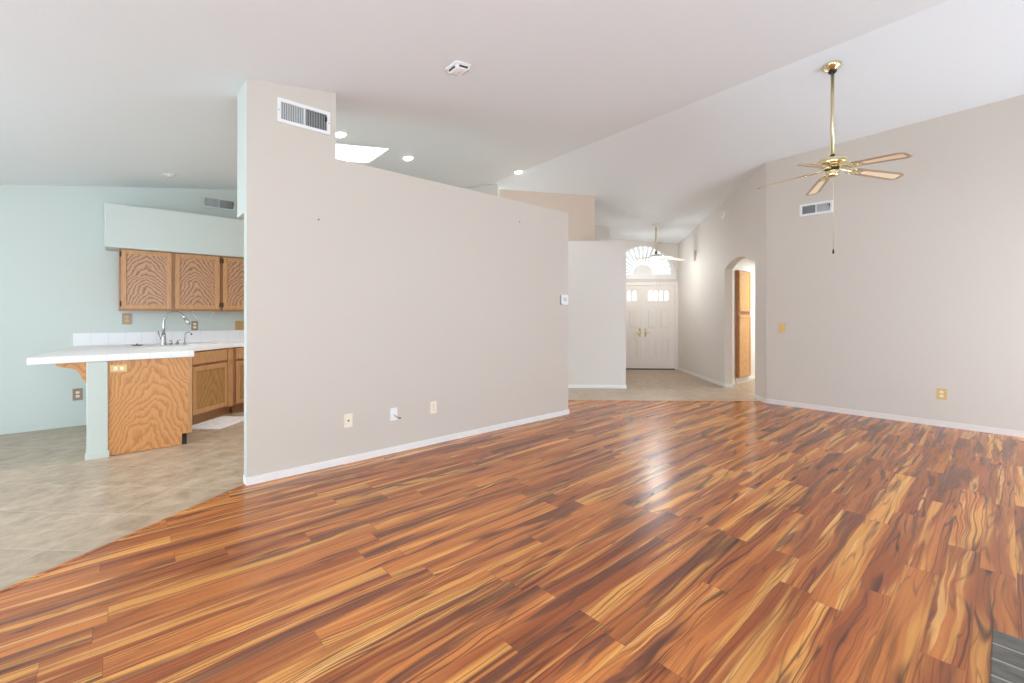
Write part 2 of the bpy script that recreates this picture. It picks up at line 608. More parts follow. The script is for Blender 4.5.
LB = lambda u: 3.905 + 0.653 * (u - 0.745)       # edge between laminate and kitchen tile
wood = [(0.745, LB(0.745)), (-3.6, LB(-3.6)), (-3.6, -2.6), (UR + 0.1, -2.6), (UR + 0.1, 2.50)]
wood += [tuple(pq(6.93, 3.36)[:2]), tuple(pq(6.84, 0.2)[:2]), (4.47, 3.99), (4.47, 3.95), (0.80, 3.95)]
b = MB()
b.prism(wood, (0, 0, -0.03), X, Y, Z, 0.032)
struct(b.build('floor', M['floor'], center=False))
b = MB()
b.prism([(-3.6, -2.6), (12.2, -2.6), (12.2, 8.6), (-3.6, 8.6)], (0, 0, -0.05), X, Y, Z, 0.05)
struct(b.build('floor_kitchen_and_entry', M['tile'], center=False))
# thin wooden reducer along the kitchen tile and along the entry tile
b = MB()
d0 = Vector((-3.6, LB(-3.6), 0))
d1 = Vector((0.765, LB(0.765), 0))
dd = (d1 - d0).normalized()
b.fbox((d0, dd, Vector((-dd.y, dd.x, 0)), Z), 0, (d1 - d0).length, -0.012, 0.016, 0.0, 0.006)
struct(b.build('trim_1', M['floor'], bevel=0.003, center=False))
b = MB()
d0, d1 = pq(6.84, 0.3), pq(6.935, 3.40)
dd = (d1 - d0).normalized()
b.fbox((d0, dd, Vector((-dd.y, dd.x, 0)), Z), 0, (d1 - d0).length, -0.012, 0.02, 0.0, 0.006)
struct(b.build('trim_2', M['floor'], bevel=0.003, center=False))

# ------------------------------------------------------------------ structure: ceiling with skylight hole
SK = (1.30, 2.54, 5.13, 5.73)
b = MB()


def ceil_piece(poly, hole=None):
    bm = b.bm
    edges = []
    for loop in [poly] + ([hole] if hole else []):
        vs = [bm.verts.new((u, v, ceil(u, v))) for u, v in loop]
        edges += [bm.edges.new((vs[i], vs[(i + 1) % len(vs)])) for i in range(len(vs))]
    r = bmesh.ops.triangle_fill(bm, edges=edges, use_beauty=True, use_dissolve=False)
    fs = [g for g in r['geom'] if isinstance(g, bmesh.types.BMFace)]
    r = bmesh.ops.extrude_face_region(bm, geom=fs)
    bmesh.ops.translate(bm, verts=[g for g in r['geom'] if isinstance(g, bmesh.types.BMVert)], vec=(0, 0, 0.12))


ceil_piece([(-3.6, -2.6), (RIDGE, -2.6), (RIDGE, 8.6), (-3.6, 8.6)], [(SK[0], SK[2]), (SK[1], SK[2]), (SK[1], SK[3]), (SK[0], SK[3])])
ceil_piece([(RIDGE, -2.6), (12.2, -2.6), (12.2, 8.6), (RIDGE, 8.6)])
struct(b.build('ceiling', M['ceiling'], center=False))
# skylight: shaft + diffusing pane
sk = struct_empty('window_2', ((SK[0] + SK[1]) / 2, (SK[2] + SK[3]) / 2, ceil(1.9, 5.43)))
b = MB()
for (u0, u1, v0, v1) in ((SK[0] - .02, SK[0], SK[2] - .02, SK[3] + .02), (SK[1], SK[1] + .02, SK[2] - .02, SK[3] + .02),
                         (SK[0], SK[1], SK[2] - .02, SK[2]), (SK[0], SK[1], SK[3], SK[3] + .02)):
    cs = [(u0, v0), (u1, v0), (u1, v1), (u0, v1)]
    b.hexa([Vector((u_, v_, ceil(u_, v_) + 0.002)) for u_, v_ in cs] + [Vector((u_, v_, ceil(u_, v_) + 0.16)) for u_, v_ in cs])
b.build('window_frame', M['trim'], sk)
b = MB()
b.prism([(SK[0], SK[2]), (SK[1], SK[2]), (SK[1], SK[3]), (SK[0], SK[3])], (0, 0, 0), X, Y, Z, 0)
for v in b.bm.verts:
    v.co.z = ceil(v.co.x, v.co.y) + 0.004
b.build('window_pane', M['skypane'], sk)

# ------------------------------------------------------------------ structure: walls
# long partition, mint on its kitchen side, with the duct chase at its left end
b = MB()
b.box(0.755, 4.483, VP, VP + 0.10, -0.02, 2.667)
CH1, CHB = 1.431, 4.245
hx = lambda u, v: Vector((u, v, ceil(u, v) + 0.01))
b.hexa([Vector((0.755, VP, 2.667)), Vector((CH1, VP, 2.667)), Vector((CH1, CHB, 2.667)), Vector((0.755, CHB, 2.667)),
        hx(0.755, VP), hx(CH1, VP), hx(CH1, CHB), hx(0.755, CHB)])
b.box(0.755, CH1, VP + 0.10, CHB, 2.11, 2.667)
wp = struct(b.build('wall_partition', [M['greige'], M['mint']], pick=lambda n, c: 1 if (n.x < -0.5 or (n.y > 0.5 and c.x < 3.0) or n.z < -0.5) else 0, center=False))
# right-hand wall
b = MB()
b.prism([(-2.5, -0.02), (2.40, -0.02), (2.40, ceil(UR, 2.40) + .01), (-2.5, ceil(UR, -2.5) + .01)], (UR, 0, 0), Y, Z, X, 0.14)
struct(b.build('wall_right', M['greige'], center=False))
# entry wall with arched opening
spring, apex = 2.145, 2.30
a0, a1 = 7.16, 8.285
w2, hh = (a1 - a0) / 2, apex - spring
rad = (w2 * w2 + hh * hh) / (2 * hh)
ang = math.degrees(math.asin(w2 / rad))
archp = arc((a0 + a1) / 2, apex - rad, rad, 90 + ang, 90 - ang, 18)
top = lambda p: ceil(*pq(p, QE)[:2]) + .01
outl = [(6.822, -0.02), (a0, -0.02)] + archp + [(a1, -0.02), (PD + 0.14, -0.02), (PD + 0.14, top(PD + .14)), (6.822, top(6.822))]
b = MB()
b.prism(outl, (0, 0, 0), FP, Z, FQ, 0.14)
for v in b.bm.verts:
    v.co = v.co + FQ * QE
struct(b.build('wall_entry_right', M['entry'], center=False))

# front door wall with door opening and half-round fanlight opening
QC = 2.578
dw = 0.762
fr0 = 2.19
topd = lambda q: ceil(*pq(PD, q)[:2]) + .01
outl = [(1.45, -0.02), (QC - dw - .02, -0.02), (QC - dw - .02, 2.045), (QC + dw + .02, 2.045), (QC + dw + .02, -0.02), (3.56, -0.02), (3.56, topd(3.56)), (1.45, topd(1.45))]
RO = 0.70
fan_hole = arc(QC, fr0 + 0.10, RO, 0, 180, 28)
b = MB()
b.prism(outl, FP * PD, FQ, Z, FP, 0.14, holes=[fan_hole])
struct(b.build('wall_front', M['entry'], center=False))

# plant-shelf block left of the entry, and the taller walls that stand on it
b = MB()
b.prism([(8.05, -0.80), (8.05, 1.598), (PD, 1.598), (PD, -0.80)], (0, 0, -0.02), FP, FQ, Z, 2.672)
struct(b.build('wall_entry_left', M['entry'], center=False))


def pq_block(p0, p1, q0, q1, z0):
    c = [(p0, q0), (p0, q1), (p1, q1), (p1, q0)]
    lo = [pq(p, q, z0) for p, q in c]
    hi = []
    for p, q in c:
        w = pq(p, q)
        hi.append(Vector((w.x, w.y, ceil(w.x, w.y) + .01)))
    b.hexa(lo + hi)


b = MB()
pq_block(8.50, 10.5, -0.72, 1.107, 2.652)
struct(b.build('wall_shelf_rear', M['greige_tan'], center=False))
b = MB()
pq_block(10.07, PD, 1.107, 1.635, 2.652)
struct(b.build('wall_shelf_end', M['entry'], center=False))
b = MB()
pq_block(8.27, 8.45, -2.25, -0.72, -0.02)
struct(b.build('wall_kitchen_right', M['greige'], center=False))

# kitchen rear wall
b = MB()
kp = [(-3.6, -0.02), (4.6, -0.02), (4.6, ceil(4.6, VK) + .01), (-3.6, ceil(-3.6, VK) + .01)]
b.prism(kp, (0, VK, 0), X, Z, Y, 0.12)
struct(b.build('wall_kitchen', M['mint'], center=False))

# walls behind the photographer, with the patio door and unseen window openings added for fill light
b = MB()
hole1 = [(-0.70, 0.40), (1.90, 0.40), (1.90, 2.30), (-0.70, 2.30)]
outl = [(-3.6, -0.02), (4.5, -0.02), (4.5, 2.10), (6.8, 2.10), (6.8, -0.02), (UR + .1, -0.02), (UR + .1, ceil(UR, -2.5) + .01), (RIDGE, ceil(RIDGE, -2.5) + .01), (-3.6, ceil(-3.6, -2.5) + .01)]
b.prism(outl, (0, -2.45, 0), X, Z, -Y, 0.12, holes=[hole1])
struct(b.build('wall_rear', M['greige'], center=False))
b = MB()
hole2 = [(2.7, 0.25), (5.7, 0.25), (5.7, 2.40), (2.7, 2.40)]
hole3 = [(-1.6, 0.35), (0.8, 0.35), (0.8, 2.35), (-1.6, 2.35)]
b.prism([(-2.5, -0.02), (7.5, -0.02), (7.5, ceil(-3.45, 7.5) + .01), (-2.5, ceil(-3.45, -2.5) + .01)], (-3.45, 0, 0), Y, Z, -X, 0.12, holes=[hole2, hole3])
struct(b.build('wall_left', M['mint'], center=False))

# hallway beyond the arch
b = MB()
b.box(8.50, 12.1, 3.48, 3.60, -0.02, 2.46)
struct(b.build('wall_hall', M['trim'], center=False))
b = MB()
b.box(7.38, 12.1, 1.40, 1.52, -0.02, 2.46)
b.box(12.0, 12.1, 1.52, 3.48, -0.02, 2.46)
struct(b.build('wall_hall_far', M['entry'], center=False))
b = MB()
b.prism([(7.38, 1.45), (12.05, 1.45), (12.05, 3.55), (8.60, 3.55), (7.38, 2.36)], (0, 0, 2.45), X, Y, Z, 0.04)
struct(b.build('ceiling_hall', M['ceiling'], center=False))

# baseboards
b = MB()
b.fbox(((0, 0, 0), X, Y, Z), 0.748, 4.495, VP - 0.012, VP, 0.0, 0.062)
b.box(0.748, 0.755, VP, VP + 0.10, 0.0, 0.062)
b.box(4.483, 4.495, VP, VP + 0.10, 0.0, 0.062)
struct(b.build('baseboard_partition', M['trim'], bevel=0.004, center=False))
b = MB()
b.box(UR - 0.012, UR, -2.45, 2.40, 0.0, 0.068)
struct(b.build('baseboard_right', M['trim_beige'], bevel=0.004, center=False))
b = MB()
fe = ((0, 0, 0), FP, FQ, Z)
b.fbox(fe, 6.815, a0 + .012, QE - 0.012, QE, 0, 0.068)
b.fbox(fe, a1 - .012, PD, QE - 0.012, QE, 0, 0.068)
b.fbox(fe, a1 - 0.012, a1, QE, QE + .15, 0, 0.068)
struct(b.build('baseboard_entry_right', M['trim'], bevel=0.004, center=False))
b = MB()
b.fbox(fe, 8.038, 8.05, -0.5, 1.61, 0, 0.062)
b.fbox(fe, 8.038, PD, 1.598, 1.61, 0, 0.062)
struct(b.build('baseboard_entry_left', M['trim'], bevel=0.004, center=False))
b = MB()
b.box(-3.45, -0.2, VK - 0.008, VK, 0.0, 0.05)
struct(b.build('baseboard_kitchen', M['mint'], bevel=0.003, center=False))
b = MB()
b.box(8.50, 8.84, 3.468, 3.48, 0.0, 0.068)
b.box(9.43, 12.0, 3.468, 3.48, 0.0, 0.068)
struct(b.build('baseboard_hall', M['trim'], bevel=0.004, center=False))

# ------------------------------------------------------------------ front doors, casing, fanlight
b = MB()
cw = 0.07
b.prism([(QC - dw - .02 - cw, 0), (QC - dw - .02, 0), (QC - dw - .02, 2.045), (QC + dw + .02, 2.045), (QC + dw + .02, 0), (QC + dw + .02 + cw, 0),
         (QC + dw + .02 + cw, 2.045 + cw), (QC - dw - .02 - cw, 2.045 + cw)], FP * (PD - 0.014), FQ, Z, FP, 0.014)
b.fbox((FP * PD, FQ, FP, Z), QC - dw - .02, QC - dw - .006, 0, .14, 0, 2.045)
b.fbox((FP * PD, FQ, FP, Z), QC + dw + .006, QC + dw + .02, 0, .14, 0, 2.045)
b.fbox((FP * PD, FQ, FP, Z), QC - dw - .006, QC + dw + .006, 0, .14, 2.033, 2.045)
struct(b.build('trim_3', M['door'], bevel=0.003, center=False))
b = MB()
b.fbox((FP * PD, FQ, FP, Z), QC - dw - .005, QC + dw + .005, -0.02, 0.13, 0.0, 0.022)
struct(b.build('trim_4', M['sill'], bevel=0.004, center=False))


def entry_door(name, q0, q1, hinge_right):
    root = struct_empty(name, pq(PD + 0.03, (q0 + q1) / 2), math.radians(-45))
    w = q1 - q0
    fr = (FP * (PD + 0.03), FQ, FP, Z)
    qc = (q0 + q1) / 2
    lights = []
    lw = 0.088
    pitch = 0.128
    for k in range(4):
        c = qc + (k - 1.5) * pitch
        lights.append([(c - lw / 2, 1.675), (c + lw / 2, 1.675)] + arc(c, 1.87, lw / 2, 0, 180, 8))
    panels = []
    pw = 0.20
    for c in (qc - 0.155, qc + 0.155):
        panels.append((c - pw / 2, c + pw / 2, 0.99, 1.47))
        panels.append((c - pw / 2, c + pw / 2, 0.26, 0.77))
    m = MB()
    holes = lights + [[(x0, z0), (x1, z0), (x1, z1), (x0, z1)] for x0, x1, z0, z1 in panels]
    m.prism([(q0, 0.024), (q1, 0.024), (q1, 2.03), (q0, 2.03)], fr[0], FQ, Z, FP, 0.042, holes=holes)
    m.build('door_leaf', M['door'], root)
    m = MB()
    for x0, x1, z0, z1 in panels:
        m.fbox(fr, x0 - .002, x1 + .002, 0.014, 0.034, z0 - .002, z1 + .002)
        i = 0.03
        A = [(x0 + .006, .016, z0 + .006), (x1 - .006, .016, z0 + .006), (x1 - .006, .016, z1 - .006), (x0 + .006, .016, z1 - .006)]
        B = [(x0 + i, .003, z0 + i), (x1 - i, .003, z0 + i), (x1 - i, .003, z1 - i), (x0 + i, .003, z1 - i)]
        m.hexa([fr[0] + FQ * a + FP * c + Z * d for a, c, d in A] + [fr[0] + FQ * a + FP * c + Z * d for a, c, d in B])
    m.build('raised_panel', M['door'], root)
    for k in range(4):
        m = MB()
        m.prism(lights[k], fr[0] + FP * 0.018, FQ, Z, FP, 0.006)
        m.build('glass_pane', M['glass'], root)
    # lever handle with rosette
    hq = q0 + 0.065 if hinge_right else q1 - 0.065
    s = 1 if hinge_right else -1
    hp = root
    m = MB()
    o = fr[0] + FQ * hq + Z * 0.90
    m.lathe([(0.0, 0.0), (0.032, 0.0), (0.030, 0.010), (0.014, 0.016), (0.012, 0.05), (0.0, 0.052)], o, -FP, 20)
    m.tube([o - FP * .045, o - FP * .052 + FQ * .03 * s, o - FP * .05 + FQ * .11 * s + Z * -.01], [0.011, 0.010, 0.008])
    m.fbox((o, FQ, -FP, Z), -.022, .022, 0, .006, -.10, .10)
    h = m.build('door_handle', M['brass'], hp)
    return root


entry_door('door_1', QC - dw, QC - 0.003, False)
entry_door('door_2', QC + 0.003, QC + dw, True)

# half-round window with sunburst shutter
fan_w = struct_empty('window_1', pq(PD, QC, fr0), math.radians(-45))
b = MB()
ro, ri = 0.79, 0.66
outer = [(QC - ro, fr0)] + [(QC + ro, fr0)] + arc(QC, fr0 + 0.03, ro, 0, 180, 32)
inner = arc(QC, fr0 + 0.13, ri, 0, 180, 28)
b.prism(outer, FP * (PD - 0.03), FQ, Z, FP, 0.03, holes=[inner])
b.build('window_frame', M['trim'], fan_w, bevel=0.006)
b = MB()
b.prism([(QC - 0.23, fr0 + 0.125), (QC + 0.23, fr0 + .125)] + arc(QC, fr0 + 0.125, 0.23, 0, 180, 20)[1:-1], FP * (PD - 0.012), FQ, Z, FP, 0.025)
b.build('shutter_hub', M['trim'], fan_w, bevel=0.004)
nl = 17
for k in range(nl):
    a = math.radians(180 * (k + 0.5) / nl)
    d = FQ * math.cos(a) + Z * math.sin(a)
    w = FQ * -math.sin(a) + Z * math.cos(a)
    O = FP * (PD + 0.004) + FQ * QC + Z * (fr0 + 0.13)
    tl = math.radians(72)
    wt = w * math.cos(tl) + FP * math.sin(tl)
    nn = d.cross(wt)
    m = MB()
    r0, r1 = 0.215, 0.672
    w0, w1 = 0.022, 0.058
    m.hexa([O + d * r0 - wt * w0 - nn * .004, O + d * r1 - wt * w1 - nn * .004, O + d * r1 + wt * w1 - nn * .004, O + d * r0 + wt * w0 - nn * .004,
            O + d * r0 - wt * w0 + nn * .004, O + d * r1 - wt * w1 + nn * .004, O + d * r1 + wt * w1 + nn * .004, O + d * r0 + wt * w0 + nn * .004])
    m.build('shutter_louver', M['trim'], fan_w)
b = MB()
b.prism(arc(QC, fr0 + 0.10, 0.695, 0, 180, 28), FP * (PD + 0.09), FQ, Z, FP, 0.006)
b.build('window_pane', M['glass'], fan_w)


# ------------------------------------------------------------------ vents (framed registers)
def register(label, O, ax, n, w, h, mat='white_metal'):
    """O = centre on the wall, ax = along the wall, n = out of the wall"""
    ay = Z
    root = thing('air_vent', label, 'vent', O, math.atan2(ax.y, ax.x), 'wall air registers')
    fr = (Vector(O), ax, ay, n)
    m = MB()
    e = 0.028
    c0 = 0.012
    holes = [[(-w / 2 + e, -h / 2 + e), (-c0 / 2, -h / 2 + e), (-c0 / 2, h / 2 - e), (-w / 2 + e, h / 2 - e)],
             [(c0 / 2, -h / 2 + e), (w / 2 - e, -h / 2 + e), (w / 2 - e, h / 2 - e), (c0 / 2, h / 2 - e)]]
    m.prism([(-w / 2, -h / 2), (w / 2, -h / 2), (w / 2, h / 2), (-w / 2, h / 2)], fr[0], ax, ay, n, 0.014, holes=holes)
    m.build('frame', M[mat], root, bevel=0.002)
    m = MB()
    m.fbox(fr, -w / 2 + e, w / 2 - e, -h / 2 + e, h / 2 - e, 0.0005, 0.002)
    m.build('backing', M['vent_in'], root)
    for side, tl in ((-1, 62), (1, -62)):
        m = MB()
        x0 = -w / 2 + e if side < 0 else c0 / 2
        x1 = -c0 / 2 if side < 0 else w / 2 - e
        nsl = 13
        for i in range(nsl):
            x = x0 + (x1 - x0) * (i + 0.5) / nsl
            a = math.radians(tl)
            dx = ax * math.cos(a) + n * math.sin(a)
            nn = dx.cross(ay)
            m.fbox((fr[0] + ax * x + n * 0.0075, dx, ay, nn), -.0055, .0055, -h / 2 + e, h / 2 - e, -.0005, .0005)
        m.build('louver_bank', M['white_metal'], root)
    m = MB()
    m.fbox(fr, w / 2 - e - .012, w / 2 - e - .004, h * .05, h * .22, .008, .026)
    m.build('damper_lever', M['black'], root)
    for s in (-1, 1):
        m = MB()
        m.lathe([(0, .0145), (.005, .0145), (.004, .017), (0, .0175)], fr[0] + ax * (s * (w / 2 - .012)), n, 10)
        m.build('screw', M['chrome'], root)
    return root


register('white air vent high on the left end of the long partition', (1.172, VP, 2.948), X, -Y, 0.415, 0.195)
register('white air vent on the right wall just below the brass fan', (UR, 1.773, 2.788), -Y, -X, 0.39, 0.165)
register('mint framed air vent on the kitchen wall above the soffit', (1.088, VK, 2.866), X, -Y, 0.40, 0.165, 'mint')

# ------------------------------------------------------------------ kitchen
# soffit over the wall cabinets
b = MB()
b.box(-0.087, 4.2, 6.95, VK, 2.10, 2.615)
o = b.build('soffit', M['mint'], bevel=0.012)
struct(o)
o.name = 'trim_5'

UC0, UC1, UC2 = 0.039, 1.068, 2.10


def shaker(root, fr, a0, a1, z0, z1, knob=None, hinges=None, mats=('oak_frame', 'oak_door'), name='door', rail=0.05):
    """framed door standing proud of a face: frame, recessed panel and hinges; fr = (O, along, out, up)"""
    O, ax, n, az = fr
    m = MB()
    m.prism([(a0, z0), (a1, z0), (a1, z1), (a0, z1)], O, ax, az, n, 0.019,
            holes=[[(a0 + rail, z0 + rail), (a1 - rail, z0 + rail), (a1 - rail, z1 - rail), (a0 + rail, z1 - rail)]])
    d = m.build(name, M[mats[0]], root, bevel=0.005)
    m = MB()
    m.fbox((O, ax, n, az), a0 + rail - .004, a1 - rail + .004, 0.002, 0.011, z0 + rail - .004, z1 - rail + .004)
    m.build('panel', M[mats[1]], d)
    if hinges:
        for zz in (z0 + 0.06, z1 - 0.06):
            m = MB()
            a = a0 - .004 if hinges < 0 else a1 + .004
            m.fbox((O, ax, n, az), a - .009, a + .006, 0.0, 0.021, zz - .03, zz + .03)
            m.tube([O + ax * (a) + n * .022 + az * (zz - .028), O + ax * a + n * .022 + az * (zz + .028)], .005, 8)
            m.build('hinge', M['hinge'], d)
    return d


def wall_cabinet(label, u0, u1, doors):
    root = thing('wall_cabinet', label, 'cabinet', ((u0 + u1) / 2, 7.16, 1.364), 0, 'oak wall cabinets over the sink')
    m = MB()
    m.box(u0, u1, 7.02, VK - .001, 1.364, 2.112)
    m.build('body', M['oak_body'], root, bevel=0.002)
    fr = (Vector((0, 7.02, 0)), X, -Y, Z)
    for d0, d1, hg in doors:
        shaker(root, fr, d0, d1, 1.388, 2.092, hinges=hg)
    return root


wall_cabinet('oak wall cabinet with two cathedral grained doors under the mint soffit', UC0, UC1, [(0.058, 0.535, -1), (0.572, 1.045, 1)])
wall_cabinet('oak wall cabinet cut off by the partition, its door hinged on the left', UC1 + .002, UC2, [(1.085, 1.560, -1), (1.60, 2.08, 1)])

# pony wall of the breakfast bar (mint post) and its baseboard
b = MB()
b.box(-0.189, -0.045, 5.535, VK, -0.02, 0.884)
struct(b.build('wall_bar', M['mint'], bevel=0.006, center=False))
b = MB()
b.box(-0.199, -0.036, 5.525, 5.535, 0.0, 0.06)
b.box(-0.199, -0.189, 5.535, VK, 0.0, 0.06)
struct(b.build('baseboard_bar', M['mint'], bevel=0.003, center=False))

# peninsula cabinet
root = thing('peninsula_cabinet', 'oak cabinet end of the breakfast bar beside the mint post', 'cabinet', (0.27, 5.9, 0))
m = MB()
m.box(-0.044, 0.565, 5.57, 6.26, 0.11, 0.884)
m.build('body', M['oak_body'], root)
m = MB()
m.box(-0.044, 0.548, 5.575, 6.26, 0.002, 0.11)  # toe kick widened past the notch, dark to stand for shade in the recess
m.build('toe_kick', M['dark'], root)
m = MB()
m.prism([(-0.044, 0.004), (0.506, 0.004), (0.506, 0.115), (0.572, 0.115), (0.572, 0.884), (-0.044, 0.884)], (0, 5.55, 0), X, Z, Y, 0.02)
m.build('end_panel', M['oak_ply'], root, bevel=0.001)
m = MB()
m.box(0.560, 0.590, 5.549, 5.571, 0.115, 0.884)
m.build('corner_strip', M['oak_frame'], root, bevel=0.002)
fr = (Vector((0.572, 0, 0)), Y, X, Z)
shaker(root, fr, 5.60, 6.22, 0.14, 0.70, mats=('oak_frame', 'oak_base'))
m = MB()
m.fbox(fr, 5.60, 6.22, 0.0, 0.019, 0.73, 0.87)
m.build('drawer_front', M['oak_frame'], root, bevel=0.005)

# diagonal sink cabinet
DG = Vector((0.60, 6.30, 0))
dl = 0.80
root = thing('sink_cabinet', 'oak corner sink cabinet with drawer front behind the rag rug', 'cabinet', DG + FP * (dl / 2), math.radians(45))
fr = (DG, FP, FQ, Z)
m = MB()
m.prism([(0.57, 6.27), tuple(DG[:2]), tuple((DG + FP * dl)[:2]), (1.166, VK - .01), (-0.04, VK - .01), (-0.04, 6.27)], (0, 0, 0.11), X, Y, Z, 0.774,
        holes=[[(0.55, 6.29), tuple((DG - FQ * .02 + FP * .01)[:2]), tuple((DG + FP * (dl - .01) - FQ * .02)[:2]), (1.146, VK - .03), (-0.02, VK - .03), (-0.02, 6.29)]])
m.build('body', M['oak_body'], root)
m = MB()
m.fbox(fr, -0.05, dl + .05, -0.12, -0.06, 0.002, 0.11)
m.build('toe_kick', M['oak_body'], root)
shaker(root, fr, 0.10, 0.68, 0.135, 0.695, mats=('oak_frame', 'oak_base'), rail=0.055)
m = MB()
m.fbox(fr, 0.10, 0.68, 0.0, 0.019, 0.725, 0.868)
m.build('drawer_front', M['oak_frame'], root, bevel=0.006)
m = MB()
m.fbox(fr, 0.705, dl, 0.0, 0.008, 0.11, 0.884)
m.build('face_stile', M['oak_frame'], root, bevel=0.003)

# base cabinet on the rear wall
EU = (DG + FP * dl).x
EV = (DG + FP * dl).y
root = thing('base_cabinet', 'oak base cabinet with drawer on the rear kitchen wall, half hidden by the partition', 'cabinet', (EU + 0.35, EV + .2, 0))
m = MB()
m.box(EU + .002, EU + 0.72, EV, VK - .001, 0.11, 0.884)
m.build('body', M['oak_body'], root)
m = MB()
m.box(EU + .002, EU + 0.72, EV + .06, EV + .10, 0.002, 0.11)
m.build('toe_kick', M['oak_body'], root)
fr = (Vector((0, EV, 0)), X, -Y, Z)
shaker(root, fr, EU + .035, EU + .42, 0.135, 0.695, mats=('oak_frame', 'oak_base'))
m = MB()
m.fbox(fr, EU + .035, EU + .42, 0, 0.019, 0.725, 0.868)
m.build('drawer_front', M['oak_frame'], root, bevel=0.006)

# tiled worktop with a hole for the sink
ct0, ct1 = 0.885, 0.945
SC = pq(5.12, -4.235)       # sink centre
frs = (SC, FP, FQ, Z)


def sinkpts(a, c, r, n=5):
    return [tuple((SC + FP * x + FQ * y)[:2]) for x, y in rrect(-a, a, -c, c, r, n)]


outer = [(-0.553, 5.525), (0.605, 5.525), (0.605, 6.255), tuple((DG + FP * 0.0 + FQ * .03)[:2]), tuple((DG + FP * (dl + .01) + FQ * .03)[:2]),
         (EU + 0.72, EV - .03), (EU + 0.72, VK - .001), (-0.36, VK - .001)]
b = MB()
b.prism(outer, (0, 0, ct0), X, Y, Z, ct1 - ct0, holes=[sinkpts(0.33, 0.165, 0.05)])
tag(b.build('worktop', M['counter'], bevel=0.006, center=False), 'white tiled kitchen worktop and breakfast bar', 'worktop')
b = MB()
b.box(-0.365, EU + 0.72, VK - 0.012, VK - .0005, ct1, 1.098)
tag(b.build('backsplash', M['splash'], bevel=0.003, center=False), 'low white tile backsplash row along the mint kitchen wall', 'backsplash')

root = thing('sink', 'white corner sink set into the tiled worktop under the faucet', 'sink', SC + Z * ct1, math.radians(45))
m = MB()
a, c, r = 0.35, 0.185, 0.06
prof = [(0.0, 0.0005, 0.06), (0.0, 0.004, 0.06), (0.010, 0.006, 0.055), (0.026, 0.003, 0.045), (0.030, -0.03, 0.042), (0.045, -0.16, 0.04)]
rings = []
for off, dz, rr_ in prof:
    rings.append([m.bm.verts.new(SC + FP * x + FQ * y + Z * (ct1 + dz)) for x, y in rrect(-a + off, a - off, -c + off, c - off, rr_, 5)])
for i in range(len(rings) - 1):
    nrg = len(rings[i])
    for k in range(nrg):
        f = m.bm.faces.new((rings[i][k], rings[i][(k + 1) % nrg], rings[i + 1][(k + 1) % nrg], rings[i + 1][k]))
        f.smooth = True
m.bm.faces.new(rings[-1])
m.build('basin', M['sink'], root)
m = MB()
m.lathe([(0, 0.002), (0.042, 0.002), (0.045, 0.0), (0.03, -.002)], SC + Z * (ct1 - .158), Z, 20)
m.build('drain', M['chrome'], root)

# main faucet
FB = Vector((0.437, 6.735, ct1 + 0.001))
root = thing('faucet', 'tall brushed nickel gooseneck faucet on the corner sink', 'faucet', FB, math.radians(-45))
m = MB()
m.lathe([(0, 0), (0.032, 0), (0.031, 0.012), (0.026, 0.03), (0.024, 0.10), (0.019, 0.14), (0.0, 0.14)], FB, Z, 20)
m.build('base', M['chrome'], root)
m = MB()
path = [FB + Z * .12, FB + Z * .22]
for i in range(0, 15):
    t_ = math.radians(180 - i * 10)
    path.append(FB + Z * .262 + FQ * .140 + (FQ * math.cos(t_) + Z * math.sin(t_)) * 0.140)
path += [path[-1] + (FQ * .62 - Z * .78) * .05]
m.tube(path, [0.017, 0.015] + [0.0125] * (len(path) - 2), 12)
m.build('spout', M['chrome'], root)
m = MB()
e0 = path[-1]
dirn = (path[-1] - path[-2]).normalized()
m.tube([e0 - dirn * .02, e0 + dirn * .03, e0 + dirn * .075], [0.014, 0.017, 0.016], 12)
m.build('spray_head', M['chrome'], root)
m = MB()
m.tube([FB + Z * .075 - FQ * .02, FB + Z * .08 - FQ * .045, FB + Z * .12 - FQ * .058, FB + Z * .175 - FQ * .066], [0.014, 0.012, 0.009, 0.006], 10)
m.build('lever', M['chrome'], root)

SB = Vector((0.655, 6.86, ct1 + 0.001))
root = thing('drinking_water_faucet', 'small thin chrome gooseneck tap right of the main faucet', 'tap', SB, math.radians(-45))
m = MB()
m.lathe([(0, 0), (0.018, 0), (0.016, 0.01), (0.011, 0.03), (0, 0.032)], SB, Z, 16)
m.build('base', M['chrome'], root)
m = MB()
path = [SB + Z * .02, SB + Z * .10]
for i in range(0, 14):
    t_ = math.radians(180 - i * 12)
    path.append(SB + Z * .11 + FQ * .045 + (FQ * math.cos(t_) + Z * math.sin(t_)) * 0.045)
m.tube(path, 0.0055, 8)
m.build('spout', M['chrome'], root)
m = MB()
m.tube([path[-1] + Z * .006, path[-1] - Z * .012], 0.008, 8)
m.build('tip', M['black'], root)
for k, (dx, lab) in enumerate(((-0.075, 'chrome soap dispenser button nearest the small tap'), (-0.14, 'chrome air gap cap left of the soap dispenser by the small tap'))):
    P = SB + FP * 0.0 + Vector((dx, 0.012, 0))
    root = thing('soap_dispenser' if k == 0 else 'air_gap_cap', lab, 'sink fitting', P)
    m = MB()
    m.lathe([(0, 0), (0.020, 0), (0.018, 0.02 + .012 * k), (0.013, 0.034 + .02 * k), (0, 0.036 + .02 * k)], P, Z, 16)
    m.build('cap', M['chrome'], root)
    if k == 0:
        m = MB()
        m.tube([P + Z * .03, P + Z * .05, P + Z * .056 + FQ * .04], [0.006, 0.006, 0.005], 8)
        m.build('nozzle', M['chrome'], root)
root = thing('sink_strainer', 'dark metal sink strainer lying on the worktop left of the faucet', 'strainer', (0.20, 6.90, ct1))
m = MB()
